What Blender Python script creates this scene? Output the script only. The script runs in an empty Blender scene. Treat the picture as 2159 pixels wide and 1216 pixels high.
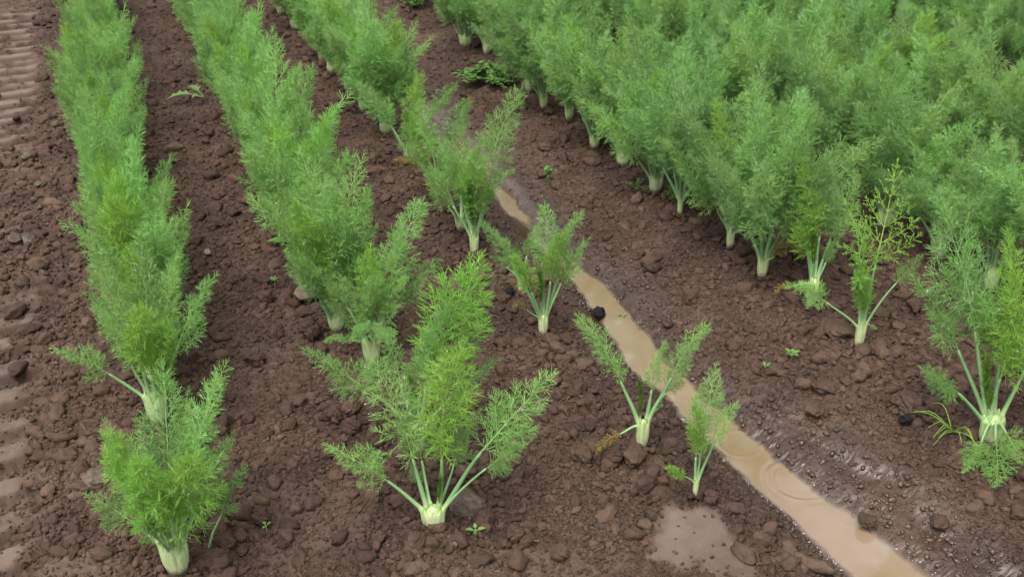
import bpy, math, random
import numpy as np
from mathutils import Vector, Matrix

rnd = random.Random(7)
nr = np.random.RandomState(11)
SC = bpy.context.scene
COL = SC.collection
PI = math.pi

# ------------------------------------------------------------------ camera geometry
F_PX, CX, CY, W_PX = 2200.0, 1079.5, 608.0, 2159.0
TH = math.radians(28.2)
CAM_H = 1.30
CAM = Vector((0, 0, CAM_H))
FWD = Vector((0, math.cos(TH), -math.sin(TH)))
UP = Vector((0, math.sin(TH), math.cos(TH)))
RIGHT = Vector((1, 0, 0))


def ray(x, y):
    return RIGHT * ((x - CX) / F_PX) + UP * (-(y - CY) / F_PX) + FWD


vp = ray(110, -570)
AZ = math.atan2(vp.x, vp.y)                       # heading of the crop rows
RX, RY = math.sin(AZ), math.cos(AZ)               # along the rows
NX, NY = math.cos(AZ), -math.sin(AZ)              # across the rows


def across(slope):
    """across coordinate of the ground line that runs to the rows' vanishing point with this slope in the photograph"""
    d = ray(110 + slope * 1200, 630)
    p = CAM - d * (CAM_H / d.z)
    return p.x * NX + p.y * NY


TA, TB, TC, TW, TD = [across(s) for s in (0.149, 0.482, 0.815, 0.996, 1.307)]
TRACK, TRACK_FAR = across(-0.042), across(-0.072)                                    # edge of the wheel track, across coordinate
Z_WATER = -0.0545


# ------------------------------------------------------------------ numpy noise
def h2(ix, iy, seed):
    n = (ix.astype(np.int64) * 374761393 + iy.astype(np.int64) * 668265263 + seed * 1274126177) & 0xFFFFFFFF
    n = ((n ^ (n >> 13)) * 1103515245) & 0xFFFFFFFF
    n = ((n ^ (n >> 16)) * 2246822519) & 0xFFFFFFFF
    n = n ^ (n >> 15)
    return (n & 0xFFFFFF) / float(0x1000000)


def vnoise(x, y, seed=0):
    ix, iy = np.floor(x), np.floor(y)
    fx, fy = x - ix, y - iy
    fx, fy = fx * fx * (3 - 2 * fx), fy * fy * (3 - 2 * fy)
    a, b = h2(ix, iy, seed), h2(ix + 1, iy, seed)
    c, d = h2(ix, iy + 1, seed), h2(ix + 1, iy + 1, seed)
    return (a + (b - a) * fx) * (1 - fy) + (c + (d - c) * fx) * fy - 0.5


def fbm(x, y, seed=0, o=3):
    s, a = 0, 1.0
    for k in range(o):
        s = s + a * vnoise(x * 2 ** k, y * 2 ** k, seed + k)
        a *= 0.5
    return s


def lumps(x, y, cell, seed, prob, kz=0.62):
    ix, iy = np.floor(x / cell), np.floor(y / cell)
    best = np.zeros_like(x)
    tone = np.zeros_like(x)
    for dx in (-1, 0, 1):
        for dy in (-1, 0, 1):
            cx, cy = ix + dx, iy + dy
            px = (cx + 0.5 + 0.7 * (h2(cx, cy, seed) - 0.5)) * cell
            py = (cy + 0.5 + 0.7 * (h2(cx, cy, seed + 1) - 0.5)) * cell
            r = cell * (0.28 + 0.36 * h2(cx, cy, seed + 2))
            ang = h2(cx, cy, seed + 3) * 6.283
            asp = 1.0 + 0.7 * h2(cx, cy, seed + 4)
            on = h2(cx, cy, seed + 5) < prob
            ax, ay = x - px, y - py
            ca, sa = np.cos(ang), np.sin(ang)
            bx, by = (ax * ca + ay * sa) / r, (ay * ca - ax * sa) / r * asp
            d2 = bx * bx + by * by
            d = np.sqrt(np.maximum(0, 1 - d2 * d2 * 0.55 - d2 * 0.45))
            k = kz * (0.45 + 0.65 * h2(cx, cy, seed + 6))
            h = np.where(on, r * k * d * (1 + 0.35 * bx * (h2(cx, cy, seed + 7) - 0.3)), 0)
            m = h > best
            best = np.where(m, h, best)
            tone = np.where(m, h2(cx, cy, seed + 8), tone)
    return best, tone


def tu(x, y):
    return x * NX + y * NY, x * RX + y * RY


def sstep(a, b, v):
    q = np.clip((v - a) / (b - a), 0, 1)
    return q * q * (3 - 2 * q)


def chan_center(u):
    return TW + 0.018 * np.sin(u * 2.3 + 0.4) + 0.010 * np.sin(u * 6.1) + 0.045 * (1 - sstep(0.9, 1.45, u))


def track_mask(t, u, soft, seed_amp):
    e = TRACK + 0.028 + (TRACK_FAR - TRACK) * np.clip((u - 1.6) / 3.6, 0, 1)
    return 1 - sstep(e - soft, e + soft * 0.8, t + seed_amp)


def macro(x, y):
    t, u = tu(x, y)
    tc = chan_center(u)
    wob = 0.040 * fbm(u * 8, t * 8, 21, 4)
    dist = t - tc + wob * 0.7
    z = 0.014 * fbm(x * 2.2, y * 2.2, 3) * (1 - 0.75 * np.exp(-(dist / 0.13) ** 2))
    z = z - 0.044 * np.exp(-(dist / 0.15) ** 2)
    wid = 0.082 - 0.026 * np.clip(u - 1.0, 0, 4)
    z = z - 0.030 * np.exp(-(dist / np.maximum(wid, 0.018)) ** 2) * (1 - 0.30 * sstep(2.6, 3.6, u))
    z = z + 0.027 * sstep(1.9, 2.8, u) * np.clip(0.35 + 1.3 * vnoise(u * 4.5, t * 2, 51), 0, 1) * np.exp(-(dist / 0.07) ** 2)
    # second shallow wet rut to the right of the puddle
    z = z - 0.030 * np.exp(-((t - tc - 0.150 + wob) / 0.034) ** 2) * (1 - sstep(1.15, 1.7, u)) * np.clip(0.7 + 1.2 * vnoise(u * 9, t * 6, 57), 0.2, 1)
    # bank under the dense bed
    z = z + 0.022 * sstep(TW + 0.10, TD - 0.06, t)
    for r in (TA, TB, TC):
        z = z + 0.012 * np.exp(-((t - r) / 0.10) ** 2)
    # wheel track at the left with lug bars
    m = track_mask(t, u, 0.04, 0.03 * fbm(u * 5, t * 3, 5)) * (1 - 0.75 * sstep(2.5, 2.8, u) * (1 - sstep(3.7, 4.0, u))) * (1 - 0.8 * sstep(5.9, 6.3, u))
    z = z - 0.020 * m
    ph = (u - 0.12 * t) / 0.118 + 0.30 * fbm(u * 3, t * 3, 41)
    z = z + 0.014 * m * np.clip(np.sin(ph * 2 * PI) * 3.0 + 0.4, -1, 1)
    return z


def gz(x, y):
    return float(macro(np.array([x]), np.array([y]))[0])


def ground(px, py):
    d = ray(px, py)
    z = 0.0
    for _ in range(6):
        s = (z - CAM_H) / d.z
        p = CAM + d * s
        z = gz(p.x, p.y)
    return Vector((p.x, p.y, z))


def at_depth(px, py, Y):
    d = ray(px, py)
    return CAM + d * (Y / d.y)


def project(p):
    q = Vector(p) - CAM
    z = q.dot(FWD)
    return CX + F_PX * q.dot(RIGHT) / z, CY - F_PX * q.dot(UP) / z


# ------------------------------------------------------------------ mesh building
class Buf:
    def __init__(s):
        s.V, s.F, s.M, s.A, s.n = [], [], [], [], 0

    def add(s, V, F, mat=0, a=0.0):
        V = np.asarray(V, dtype=np.float64).reshape(-1, 3)
        F = np.asarray(F, dtype=np.int64).reshape(-1, 3)
        s.V.append(V)
        s.F.append(F + s.n)
        s.M.append(np.full(len(F), mat, dtype=np.int32))
        s.A.append(np.broadcast_to(np.asarray(a, dtype=np.float64), (len(V),)).copy())
        s.n += len(V)

    def grid(s, P, closed, mat=0, a=None, cap=False):
        """P: rows x cols x 3, quads between rows; closed wraps the columns."""
        P = np.asarray(P, dtype=np.float64)
        r, c = P.shape[:2]
        i = np.arange(r - 1)[:, None]
        j = np.arange(c if closed else c - 1)[None, :]
        k = (j + 1) % c
        q = [i * c + j, i * c + k, (i + 1) * c + k, (i + 1) * c + j]
        q = [np.broadcast_to(x, (r - 1, j.shape[1])).ravel() for x in q]
        F = np.concatenate([np.stack([q[0], q[1], q[2]], 1), np.stack([q[0], q[2], q[3]], 1)])
        V = P.reshape(-1, 3)
        av = np.zeros(len(V)) if a is None else np.repeat(np.asarray(a, dtype=np.float64), c) if np.size(a) == r else np.asarray(a).ravel()
        if cap:
            V = np.concatenate([V, P[-1].mean(0)[None]])
            av = np.concatenate([av, av[-1:]])
            jj = np.arange(c)
            F = np.concatenate([F, np.stack([(r - 1) * c + jj, (r - 1) * c + (jj + 1) % c, np.full(c, r * c)], 1)])
        s.add(V, F, mat, av)

    def tube(s, pts, rad, sides=6, mat=0, a=None):
        pts = np.asarray(pts, dtype=np.float64)
        T = np.gradient(pts, axis=0)
        T /= np.linalg.norm(T, axis=1)[:, None] + 1e-12
        ref = np.array([0.31, 0.22, 0.92]) if abs(T[0, 2]) < 0.8 else np.array([0.95, 0.25, 0.1])
        A = np.cross(T, ref)
        A /= np.linalg.norm(A, axis=1)[:, None] + 1e-12
        B = np.cross(T, A)
        th = np.arange(sides) / sides * 2 * PI
        R = np.broadcast_to(np.asarray(rad, dtype=np.float64), (len(pts),))[:, None, None]
        P = pts[:, None] + R * (np.cos(th)[None, :, None] * A[:, None] + np.sin(th)[None, :, None] * B[:, None])
        s.grid(P, True, mat, a, cap=True)

    def cones(s, P0, P1, r0, r1=None, mat=0, a0=0.0, a1=0.0):
        P0, P1 = np.asarray(P0), np.asarray(P1)
        n = len(P0)
        if not n:
            return
        T = P1 - P0
        T = T / (np.linalg.norm(T, axis=1)[:, None] + 1e-12)
        rv = nr.randn(n, 3)
        A = np.cross(T, rv)
        A /= np.linalg.norm(A, axis=1)[:, None] + 1e-12
        B = np.cross(T, A)
        r0 = np.broadcast_to(np.asarray(r0, dtype=np.float64), (n,))[:, None]
        ring = [(math.cos(k * 2.0944), math.sin(k * 2.0944)) for k in range(3)]
        lo = [P0 + r0 * (c * A + q * B) for c, q in ring]
        a0 = np.broadcast_to(np.asarray(a0, dtype=np.float64), (n,))
        a1 = np.broadcast_to(np.asarray(a1, dtype=np.float64), (n,))
        if r1 is None:
            V = np.stack(lo + [P1], 1)
            F = np.array([[0, 1, 3], [1, 2, 3], [2, 0, 3]])
            av = np.stack([a0, a0, a0, a1], 1)
            m = 4
        else:
            r1 = np.broadcast_to(np.asarray(r1, dtype=np.float64), (n,))[:, None]
            hi = [P1 + r1 * (c * A + q * B) for c, q in ring]
            V = np.stack(lo + hi, 1)
            F = np.array([[0, 1, 4], [0, 4, 3], [1, 2, 5], [1, 5, 4], [2, 0, 3], [2, 3, 5]])
            av = np.stack([a0, a0, a0, a1, a1, a1], 1)
            m = 6
        F = (F[None] + (np.arange(n) * m)[:, None, None]).reshape(-1, 3)
        s.add(V.reshape(-1, 3), F, mat, av.ravel())

    def mesh(s, name, mats, smooth=True, attrs=None):
        V = np.concatenate(s.V)
        F = np.concatenate(s.F)
        me = bpy.data.meshes.new(name)
        me.vertices.add(len(V))
        me.vertices.foreach_set('co', V.astype(np.float32).ravel())
        me.loops.add(len(F) * 3)
        me.loops.foreach_set('vertex_index', F.astype(np.int32).ravel())
        me.polygons.add(len(F))
        me.polygons.foreach_set('loop_start', (np.arange(len(F)) * 3).astype(np.int32))
        me.polygons.foreach_set('material_index', np.concatenate(s.M).astype(np.int32))
        me.polygons.foreach_set('use_smooth', np.full(len(F), bool(smooth)))
        for m in mats:
            me.materials.append(m)
        A = {'tint': np.concatenate(s.A)}
        if attrs:
            A.update(attrs)
        for k, v in A.items():
            at = me.attributes.new(k, 'FLOAT', 'POINT')
            at.data.foreach_set('value', np.asarray(v, dtype=np.float32))
        me.update(calc_edges=True)
        return me


def link(name, me, parent=None, loc=None):
    o = bpy.data.objects.new(name, me)
    COL.objects.link(o)
    if parent:
        o.parent = parent
    if loc is not None:
        o.location = loc
    return o


def tag(o, label=None, cat=None, group=None, kind=None):
    for k, v in (('label', label), ('category', cat), ('group', group), ('kind', kind)):
        if v:
            o[k] = v
    return o


def icosphere(sub):
    p = (1 + 5 ** 0.5) / 2
    V = [(-1, p, 0), (1, p, 0), (-1, -p, 0), (1, -p, 0), (0, -1, p), (0, 1, p), (0, -1, -p), (0, 1, -p),
         (p, 0, -1), (p, 0, 1), (-p, 0, -1), (-p, 0, 1)]
    V = [np.array(v, dtype=float) / np.linalg.norm(v) for v in V]
    F = [(0, 11, 5), (0, 5, 1), (0, 1, 7), (0, 7, 10), (0, 10, 11), (1, 5, 9), (5, 11, 4), (11, 10, 2), (10, 7, 6),
         (7, 1, 8), (3, 9, 4), (3, 4, 2), (3, 2, 6), (3, 6, 8), (3, 8, 9), (4, 9, 5), (2, 4, 11), (6, 2, 10), (8, 6, 7), (9, 8, 1)]
    for _ in range(sub):
        mid, G = {}, []

        def m(a, b):
            k = (min(a, b), max(a, b))
            if k not in mid:
                v = V[a] + V[b]
                V.append(v / np.linalg.norm(v))
                mid[k] = len(V) - 1
            return mid[k]
        for a, b, c in F:
            ab, bc, ca = m(a, b), m(b, c), m(c, a)
            G += [(a, ab, ca), (b, bc, ab), (c, ca, bc), (ab, bc, ca)]
        F = G
    return np.array(V), np.array(F)


ICO0, ICO1, ICO2, ICO3, ICO4 = icosphere(0), icosphere(1), icosphere(2), icosphere(3), icosphere(4)


# ------------------------------------------------------------------ materials
def new_mat(name):
    m = bpy.data.materials.new(name)
    m.use_nodes = True
    nt = m.node_tree
    return m, nt, nt.nodes['Principled BSDF'], nt.nodes['Material Output']


def N(nt, kind, **kw):
    n = nt.nodes.new(kind)
    for k, v in kw.items():
        setattr(n, k, v)
    return n


def mixc(nt, fac, a, b, mode='MIX'):
    n = N(nt, 'ShaderNodeMix', data_type='RGBA', blend_type=mode)
    for sock, v in ((n.inputs[0], fac), (n.inputs[6], a), (n.inputs[7], b)):
        if hasattr(v, 'is_output'):
            nt.links.new(v, sock)
        else:
            sock.default_value = v if isinstance(v, (int, float)) else (*v, 1)
    return n.outputs[2]


def maprange(nt, v, a, b, c, d):
    n = N(nt, 'ShaderNodeMapRange')
    nt.links.new(v, n.inputs[0])
    for i, q in enumerate((a, b, c, d)):
        n.inputs[i + 1].default_value = q
    return n.outputs[0]


def attr(nt, name):
    return N(nt, 'ShaderNodeAttribute', attribute_name=name).outputs['Fac']


def noise(nt, scale, detail=3, rough=0.55):
    tc = N(nt, 'ShaderNodeTexCoord')
    n = N(nt, 'ShaderNodeTexNoise')
    n.inputs['Scale'].default_value = scale
    n.inputs['Detail'].default_value = detail
    n.inputs['Roughness'].default_value = rough
    nt.links.new(tc.outputs['Object'], n.inputs['Vector'])
    return n.outputs['Fac']


def soil_material(name, dark, light, seal):
    m, nt, bs, out = new_mat(name)
    L = nt.links.new
    n1 = noise(nt, 5, 4)
    n2 = noise(nt, 90, 4, 0.65)
    c = mixc(nt, maprange(nt, n1, 0.35, 0.65, 0, 1), dark, light)
    c = mixc(nt, maprange(nt, n2, 0.3, 0.7, 0, 1), c, (0.62, 0.60, 0.60), 'MULTIPLY') if False else c
    k = N(nt, 'ShaderNodeHueSaturation')
    L(c, k.inputs['Color'])
    v = N(nt, 'ShaderNodeMath', operation='MULTIPLY_ADD')
    L(attr(nt, 'tone'), v.inputs[0])
    v.inputs[1].default_value = 0.68
    L(maprange(nt, n2, 0.25, 0.75, 0.72, 1.28), v.inputs[2])
    dm = N(nt, 'ShaderNodeMath', operation='MULTIPLY')
    L(v.outputs[0], dm.inputs[0])
    L(maprange(nt, noise(nt, 1.9, 4, 0.6), 0.36, 0.62, 0.74, 1.14), dm.inputs[1])
    L(dm.outputs[0], k.inputs['Value'])
    c = mixc(nt, attr(nt, 'seal'), k.outputs[0], seal)
    wet = attr(nt, 'wet')
    wc = N(nt, 'ShaderNodeHueSaturation')
    wc.inputs['Value'].default_value = 0.80
    L(c, wc.inputs['Color'])
    c = mixc(nt, wet, c, wc.outputs[0])
    L(c, bs.inputs['Base Color'])
    L(maprange(nt, wet, 0, 1, 0.80, 0.16), bs.inputs['Roughness'])
    L(maprange(nt, wet, 0, 1, 0.25, 0.5), bs.inputs['Specular IOR Level'])
    b1 = N(nt, 'ShaderNodeBump')
    L(noise(nt, 260, 5, 0.7), b1.inputs['Height'])
    L(maprange(nt, wet, 0, 1, 0.75, 0.25), b1.inputs['Strength'])
    b1.inputs['Distance'].default_value = 0.004
    L(b1.outputs[0], bs.inputs['Normal'])
    return m


M_SOIL = soil_material('soil', (0.058, 0.0345, 0.0228), (0.086, 0.0527, 0.0352), (0.160, 0.114, 0.088))
M_STONE = soil_material('dusty_stone', (0.21, 0.165, 0.125), (0.27, 0.215, 0.16), (0.3, 0.24, 0.18))
M_BLACK = soil_material('black_lump', (0.009, 0.008, 0.008), (0.016, 0.014, 0.013), (0.02, 0.02, 0.02))


def leaf_material(name, c0, c1, axis, rough=0.5, transl=0.5, var=0.16, huev=0.010):
    m, nt, bs, out = new_mat(name)
    L = nt.links.new
    oi = N(nt, 'ShaderNodeObjectInfo')
    c = mixc(nt, maprange(nt, noise(nt, 14, 2), 0.3, 0.7, 0, 1), c0, c1)
    c = mixc(nt, attr(nt, 'tint'), c, axis)
    hs = N(nt, 'ShaderNodeHueSaturation')
    L(c, hs.inputs['Color'])
    L(maprange(nt, oi.outputs['Random'], 0, 1, 1 - var, 1 + var), hs.inputs['Value'])
    w = N(nt, 'ShaderNodeTexWhiteNoise', noise_dimensions='1D')
    L(oi.outputs['Random'], w.inputs['W'])
    L(maprange(nt, w.outputs['Value'], 0, 1, 0.5 - huev, 0.5 + huev), hs.inputs['Hue'])
    L(hs.outputs[0], bs.inputs['Base Color'])
    bs.inputs['Roughness'].default_value = rough
    bs.inputs['Specular IOR Level'].default_value = 0.45
    if transl:
        t = N(nt, 'ShaderNodeBsdfTranslucent')
        L(hs.outputs[0], t.inputs['Color'])
        mx = N(nt, 'ShaderNodeMixShader')
        mx.inputs[0].default_value = transl
        L(bs.outputs[0], mx.inputs[1])
        L(t.outputs[0], mx.inputs[2])
        L(mx.outputs[0], out.inputs['Surface'])
    return m


M_MATURE = leaf_material('feathery_mature_leaf', (0.295, 0.545, 0.138), (0.380, 0.620, 0.212), (0.47, 0.66, 0.26))
M_TALL = leaf_material('feathery_tall_leaf', (0.285, 0.525, 0.148), (0.370, 0.605, 0.232), (0.46, 0.65, 0.28))
M_LIME = leaf_material('feathery_young_leaf', (0.300, 0.560, 0.085), (0.370, 0.620, 0.125), (0.48, 0.68, 0.20), var=0.08)
M_SPEAR = leaf_material('feathery_unopened_leaf', (0.110, 0.290, 0.025), (0.160, 0.350, 0.040), (0.26, 0.42, 0.08), var=0.15)
M_YELLOW = leaf_material('feathery_withered_leaf', (0.42, 0.30, 0.05), (0.36, 0.33, 0.06), (0.40, 0.36, 0.12), var=0.15)
M_WEED = leaf_material('weed_leaf', (0.155, 0.315, 0.060), (0.21, 0.40, 0.095), (0.36, 0.48, 0.22), rough=0.42)


def stalk_material():
    m, nt, bs, out = new_mat('ribbed_stalk')
    L = nt.links.new
    oi = N(nt, 'ShaderNodeObjectInfo')
    r = N(nt, 'ShaderNodeValToRGB')
    e = r.color_ramp.elements
    e[0].position, e[0].color = 0.0, (0.36, 0.47, 0.22, 1)
    e[1].position, e[1].color = 1.0, (0.17, 0.315, 0.120, 1)
    q = r.color_ramp.elements.new(0.22)
    q.color = (0.205, 0.345, 0.150, 1)
    L(attr(nt, 'tint'), r.inputs['Fac'])
    hs = N(nt, 'ShaderNodeHueSaturation')
    L(r.outputs[0], hs.inputs['Color'])
    L(maprange(nt, oi.outputs['Random'], 0, 1, 0.82, 1.2), hs.inputs['Value'])
    L(hs.outputs[0], bs.inputs['Base Color'])
    bs.inputs['Roughness'].default_value = 0.42
    b = N(nt, 'ShaderNodeBump')
    b.inputs['Strength'].default_value = 0.3
    b.inputs['Distance'].default_value = 0.001
    L(noise(nt, 300, 2), b.inputs['Height'])
    L(b.outputs[0], bs.inputs['Normal'])
    return m


def bulb_material():
    m, nt, bs, out = new_mat('pale_bulb')
    L = nt.links.new
    r = N(nt, 'ShaderNodeValToRGB')
    e = r.color_ramp.elements
    e[0].position, e[0].color = 0.0, (0.42, 0.43, 0.27, 1)
    e[1].position, e[1].color = 1.0, (0.21, 0.34, 0.125, 1)
    for p, c in ((0.18, (0.56, 0.585, 0.36)), (0.55, (0.48, 0.55, 0.29)), (0.82, (0.36, 0.48, 0.21))):
        q = r.color_ramp.elements.new(p)
        q.color = (*c, 1)
    L(attr(nt, 'tint'), r.inputs['Fac'])
    c = mixc(nt, maprange(nt, noise(nt, 60, 4), 0.40, 0.75, 0, 0.65), r.outputs[0], (0.36, 0.48, 0.20))
    tcs = N(nt, 'ShaderNodeTexCoord')
    mp = N(nt, 'ShaderNodeMapping')
    mp.inputs['Scale'].default_value = (330, 330, 14)
    L(tcs.outputs['Object'], mp.inputs['Vector'])
    st = N(nt, 'ShaderNodeTexNoise')
    st.inputs['Scale'].default_value = 1.0
    st.inputs['Detail'].default_value = 2
    L(mp.outputs[0], st.inputs['Vector'])
    c = mixc(nt, maprange(nt, st.outputs['Fac'], 0.48, 0.66, 0, 0.75), c, (0.27, 0.40, 0.14))
    bmp = N(nt, 'ShaderNodeBump')
    bmp.inputs['Strength'].default_value = 0.5
    bmp.inputs['Distance'].default_value = 0.0015
    L(st.outputs['Fac'], bmp.inputs['Height'])
    L(bmp.outputs[0], bs.inputs['Normal'])
    # soil splashed on the foot of the bulb
    g = N(nt, 'ShaderNodeTexCoord')
    sx = N(nt, 'ShaderNodeSeparateXYZ')
    L(g.outputs['Object'], sx.inputs[0])
    ad = N(nt, 'ShaderNodeMath', operation='MULTIPLY_ADD')
    L(noise(nt, 120, 4), ad.inputs[0])
    ad.inputs[1].default_value = -0.03
    L(sx.outputs['Z'], ad.inputs[2])
    c = mixc(nt, maprange(nt, ad.outputs[0], -0.014, 0.008, 0.92, 0), c, (0.12, 0.08, 0.055))
    spk = maprange(nt, noise(nt, 260, 4, 0.65), 0.60, 0.70, 0, 0.7)
    c = mixc(nt, spk, c, (0.16, 0.115, 0.07))
    L(c, bs.inputs['Base Color'])
    bs.inputs['Roughness'].default_value = 0.38
    bs.inputs['Subsurface Weight'].default_value = 0.0
    return m


M_STRAW = leaf_material('dry_straw', (0.30, 0.20, 0.11), (0.36, 0.26, 0.15), (0.22, 0.13, 0.07), transl=0.0)
M_STALK, M_BULB = stalk_material(), bulb_material()

M_DROP, nt_, bs_, _ = new_mat('dew_drop')
bs_.inputs['Base Color'].default_value = (0.95, 0.97, 0.96, 1)
bs_.inputs['Roughness'].default_value = 0.08
bs_.inputs['IOR'].default_value = 1.33
bs_.inputs['Transmission Weight'].default_value = 0.45
bs_.inputs['Specular IOR Level'].default_value = 0.9

M_WATER, nt_, bs_, out_ = new_mat('muddy_water')
L_ = nt_.links.new
wc = mixc(nt_, maprange(nt_, noise(nt_, 5, 3), 0.35, 0.65, 0, 1), (0.190, 0.134, 0.076), (0.245, 0.182, 0.124))
wc = mixc(nt_, attr(nt_, 'tint'), (0.20, 0.145, 0.115), wc)
L_(wc, bs_.inputs['Base Color'])
bs_.inputs['Roughness'].default_value = 0.03
bs_.inputs['IOR'].default_value = 1.45
bs_.inputs['Coat Weight'].default_value = 1.0
bs_.inputs['Coat Roughness'].default_value = 0.03
bs_.inputs['Coat IOR'].default_value = 1.6
tr_ = N(nt_, 'ShaderNodeBsdfTransparent')
gl_ = N(nt_, 'ShaderNodeBsdfGlossy')
gl_.inputs['Roughness'].default_value = 0.04
fr_ = N(nt_, 'ShaderNodeFresnel')
fr_.inputs['IOR'].default_value = 1.33
clear_ = N(nt_, 'ShaderNodeMixShader')
L_(fr_.outputs[0], clear_.inputs[0])
L_(tr_.outputs[0], clear_.inputs[1])
L_(gl_.outputs[0], clear_.inputs[2])
mx_ = N(nt_, 'ShaderNodeMixShader')
L_(maprange(nt_, attr(nt_, 'tint'), 0.0, 0.8, 0.05, 1.0), mx_.inputs[0])
L_(clear_.outputs[0], mx_.inputs[1])
L_(bs_.outputs[0], mx_.inputs[2])
L_(mx_.outputs[0], out_.inputs['Surface'])

# ------------------------------------------------------------------ soil
PATCHES = [(ground(1475, 1125), 0.085, 0.095, 1.0), (ground(1530, 1185), 0.06, 0.05, 0.9), (ground(640, 1090), 0.16, 0.13, 0.25),
           (ground(560, 760), 0.09, 0.20, 0.16), (ground(1130, 1195), 0.15, 0.05, 0.3), (ground(150, 1200), 0.10, 0.06, 0.5)]


def soil_fields(x, y, fine=True):
    """height, seal, wet and tone of the soil surface at the given points."""
    t, u = tu(x, y)
    m = macro(x, y)
    seal = np.zeros_like(x)
    edge = 0.65 * fbm(x * 12, y * 12, 61, 4)
    for p, a, b, k in PATCHES:
        d = np.sqrt(((x - p.x) / a) ** 2 + ((y - p.y) / b) ** 2) + edge
        seal = np.maximum(seal, k * (1 - sstep(0.75, 1.15, d)))
    tr = track_mask(t, u, 0.04, 0.05 * fbm(u * 9, t * 9, 5, 3)) * (1 - 0.85 * sstep(2.5, 2.8, u) * (1 - sstep(3.7, 4.0, u))) * (1 - 0.8 * sstep(5.9, 6.3, u))
    ph = (u - 0.12 * t) / 0.118 + 0.30 * fbm(u * 3, t * 3, 41)
    bar = 0.35 + 0.65 * sstep(-0.2, 0.5, np.sin(ph * 2 * PI))
    bits = sstep(-0.30, 0.04, fbm(x * 16, y * 16, 71, 3))
    seal = np.maximum(seal, 0.95 * tr * bar * (0.15 + 0.85 * bits))
    wl = 1 - sstep(0.008, 0.052, m - Z_WATER + 0.020 * fbm(x * 9, y * 9, 81, 3))
    tc = chan_center(u)
    wl = wl * np.exp(-((t - tc - 0.03) / 0.20) ** 4)
    rut = np.exp(-((t - tc - 0.150) / 0.055) ** 2) * (1 - sstep(1.2, 1.9, u))
    far = sstep(2.3, 3.0, u) * np.exp(-((t - tc + 0.04 * fbm(u * 6, t * 6, 63)) / 0.06) ** 4) * sstep(-0.35, 0.05, fbm(u * 5, t * 7, 64, 3))
    seal = np.maximum(seal, 0.8 * far)
    wet = np.clip(wl * (0.85 + 0.5 * fbm(x * 30, y * 30, 95)) + 1.0 * rut * (0.75 + fbm(x * 12, y * 12, 91)) + 0.85 * far, 0, 1)
    smooth = np.clip(np.maximum(seal, 0.72 * wet), 0, 1)
    mid = np.zeros_like(x)
    for c in ((TA + TB) / 2, (TB + TC) / 2 + 0.02, (TW + TD) / 2):
        mid = np.maximum(mid, np.exp(-((t - c) / 0.12) ** 2))
    big = np.clip(0.75 - 0.6 * mid + 0.9 * fbm(x * 3.1, y * 3.1, 13), 0.15, 1.1)
    wx = x + 0.012 * fbm(x * 45, y * 45, 31, 2)
    wy = y + 0.012 * fbm(x * 45 + 9, y * 45 + 7, 33, 2)
    h1, t1 = lumps(wx, wy, 0.058, 100, 0.16)
    h2_, t2 = lumps(wx, wy, 0.031, 200, 0.36)
    h3, t3 = lumps(wx * 1.03 + 3, wy, 0.0150, 300, 0.70, 0.85)
    h = np.maximum(0.8 * h1 * big, 0.65 * h2_ * np.clip(big, 0, 1))
    tone = np.where(h1 * big > h2_, t1, t2)
    tone = np.where(h > h3, tone, t3)
    h3 = h3 * np.clip(0.25 + 0.8 * big, 0, 1)
    h = np.maximum(h, h3) + 0.2 * h3
    if fine:
        h4, t4 = lumps(wx + 5, wy * 1.02, 0.0088, 400, 0.95, 0.8)
        h = h + 0.85 * h4
        tone = 0.7 * tone + 0.3 * t4
    amp = (1 - 0.93 * smooth)
    z = m + amp * h - 0.004 + 0.0016 * fbm(x * 60, y * 60, 17, 2)
    return z, np.clip(seal * (0.75 + 0.6 * fbm(x * 20, y * 20, 77)), 0, 1), wet, (tone - 0.5) * (1 - 0.6 * smooth)


def axis_rows():
    r = [-12, -6, -3, -1.5, -0.6, 0.0, 0.35, 0.6, 0.78, 0.88]
    y = 0.92
    while y < 7.2:
        r.append(y)
        y *= 1.00175
    for k in range(60):
        r.append(y)
        y *= 1.08
    return np.array(r)


ys = axis_rows()
ss = np.arange(-0.86, 0.95, 0.00175)
lo = -0.86 - 0.004 * np.cumsum(1.28 ** np.arange(22))[::-1]
hi = 0.95 + 0.004 * np.cumsum(1.28 ** np.arange(22))
ss = np.concatenate([lo, ss, hi])
YY = np.repeat(ys[:, None], len(ss), 1)
XX = ss[None, :] * np.maximum(ys, 0.92)[:, None]
xf, yf = XX.ravel(), YY.ravel()
zf, seal, wet, tone = soil_fields(xf, yf)
g = Buf()
g.grid(np.stack([xf, yf, zf], 1).reshape(len(ys), len(ss), 3), False, 0)
ATT = {'seal': seal, 'wet': wet, 'tone': tone}
soil = link('soil_ground', g.mesh('soil_ground', [M_SOIL], True, ATT))
tag(soil, kind='structure')
del XX, YY, g


def soil_z(x, y):
    return float(soil_fields(np.array([float(x)]), np.array([float(y)]))[0][0])


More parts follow.
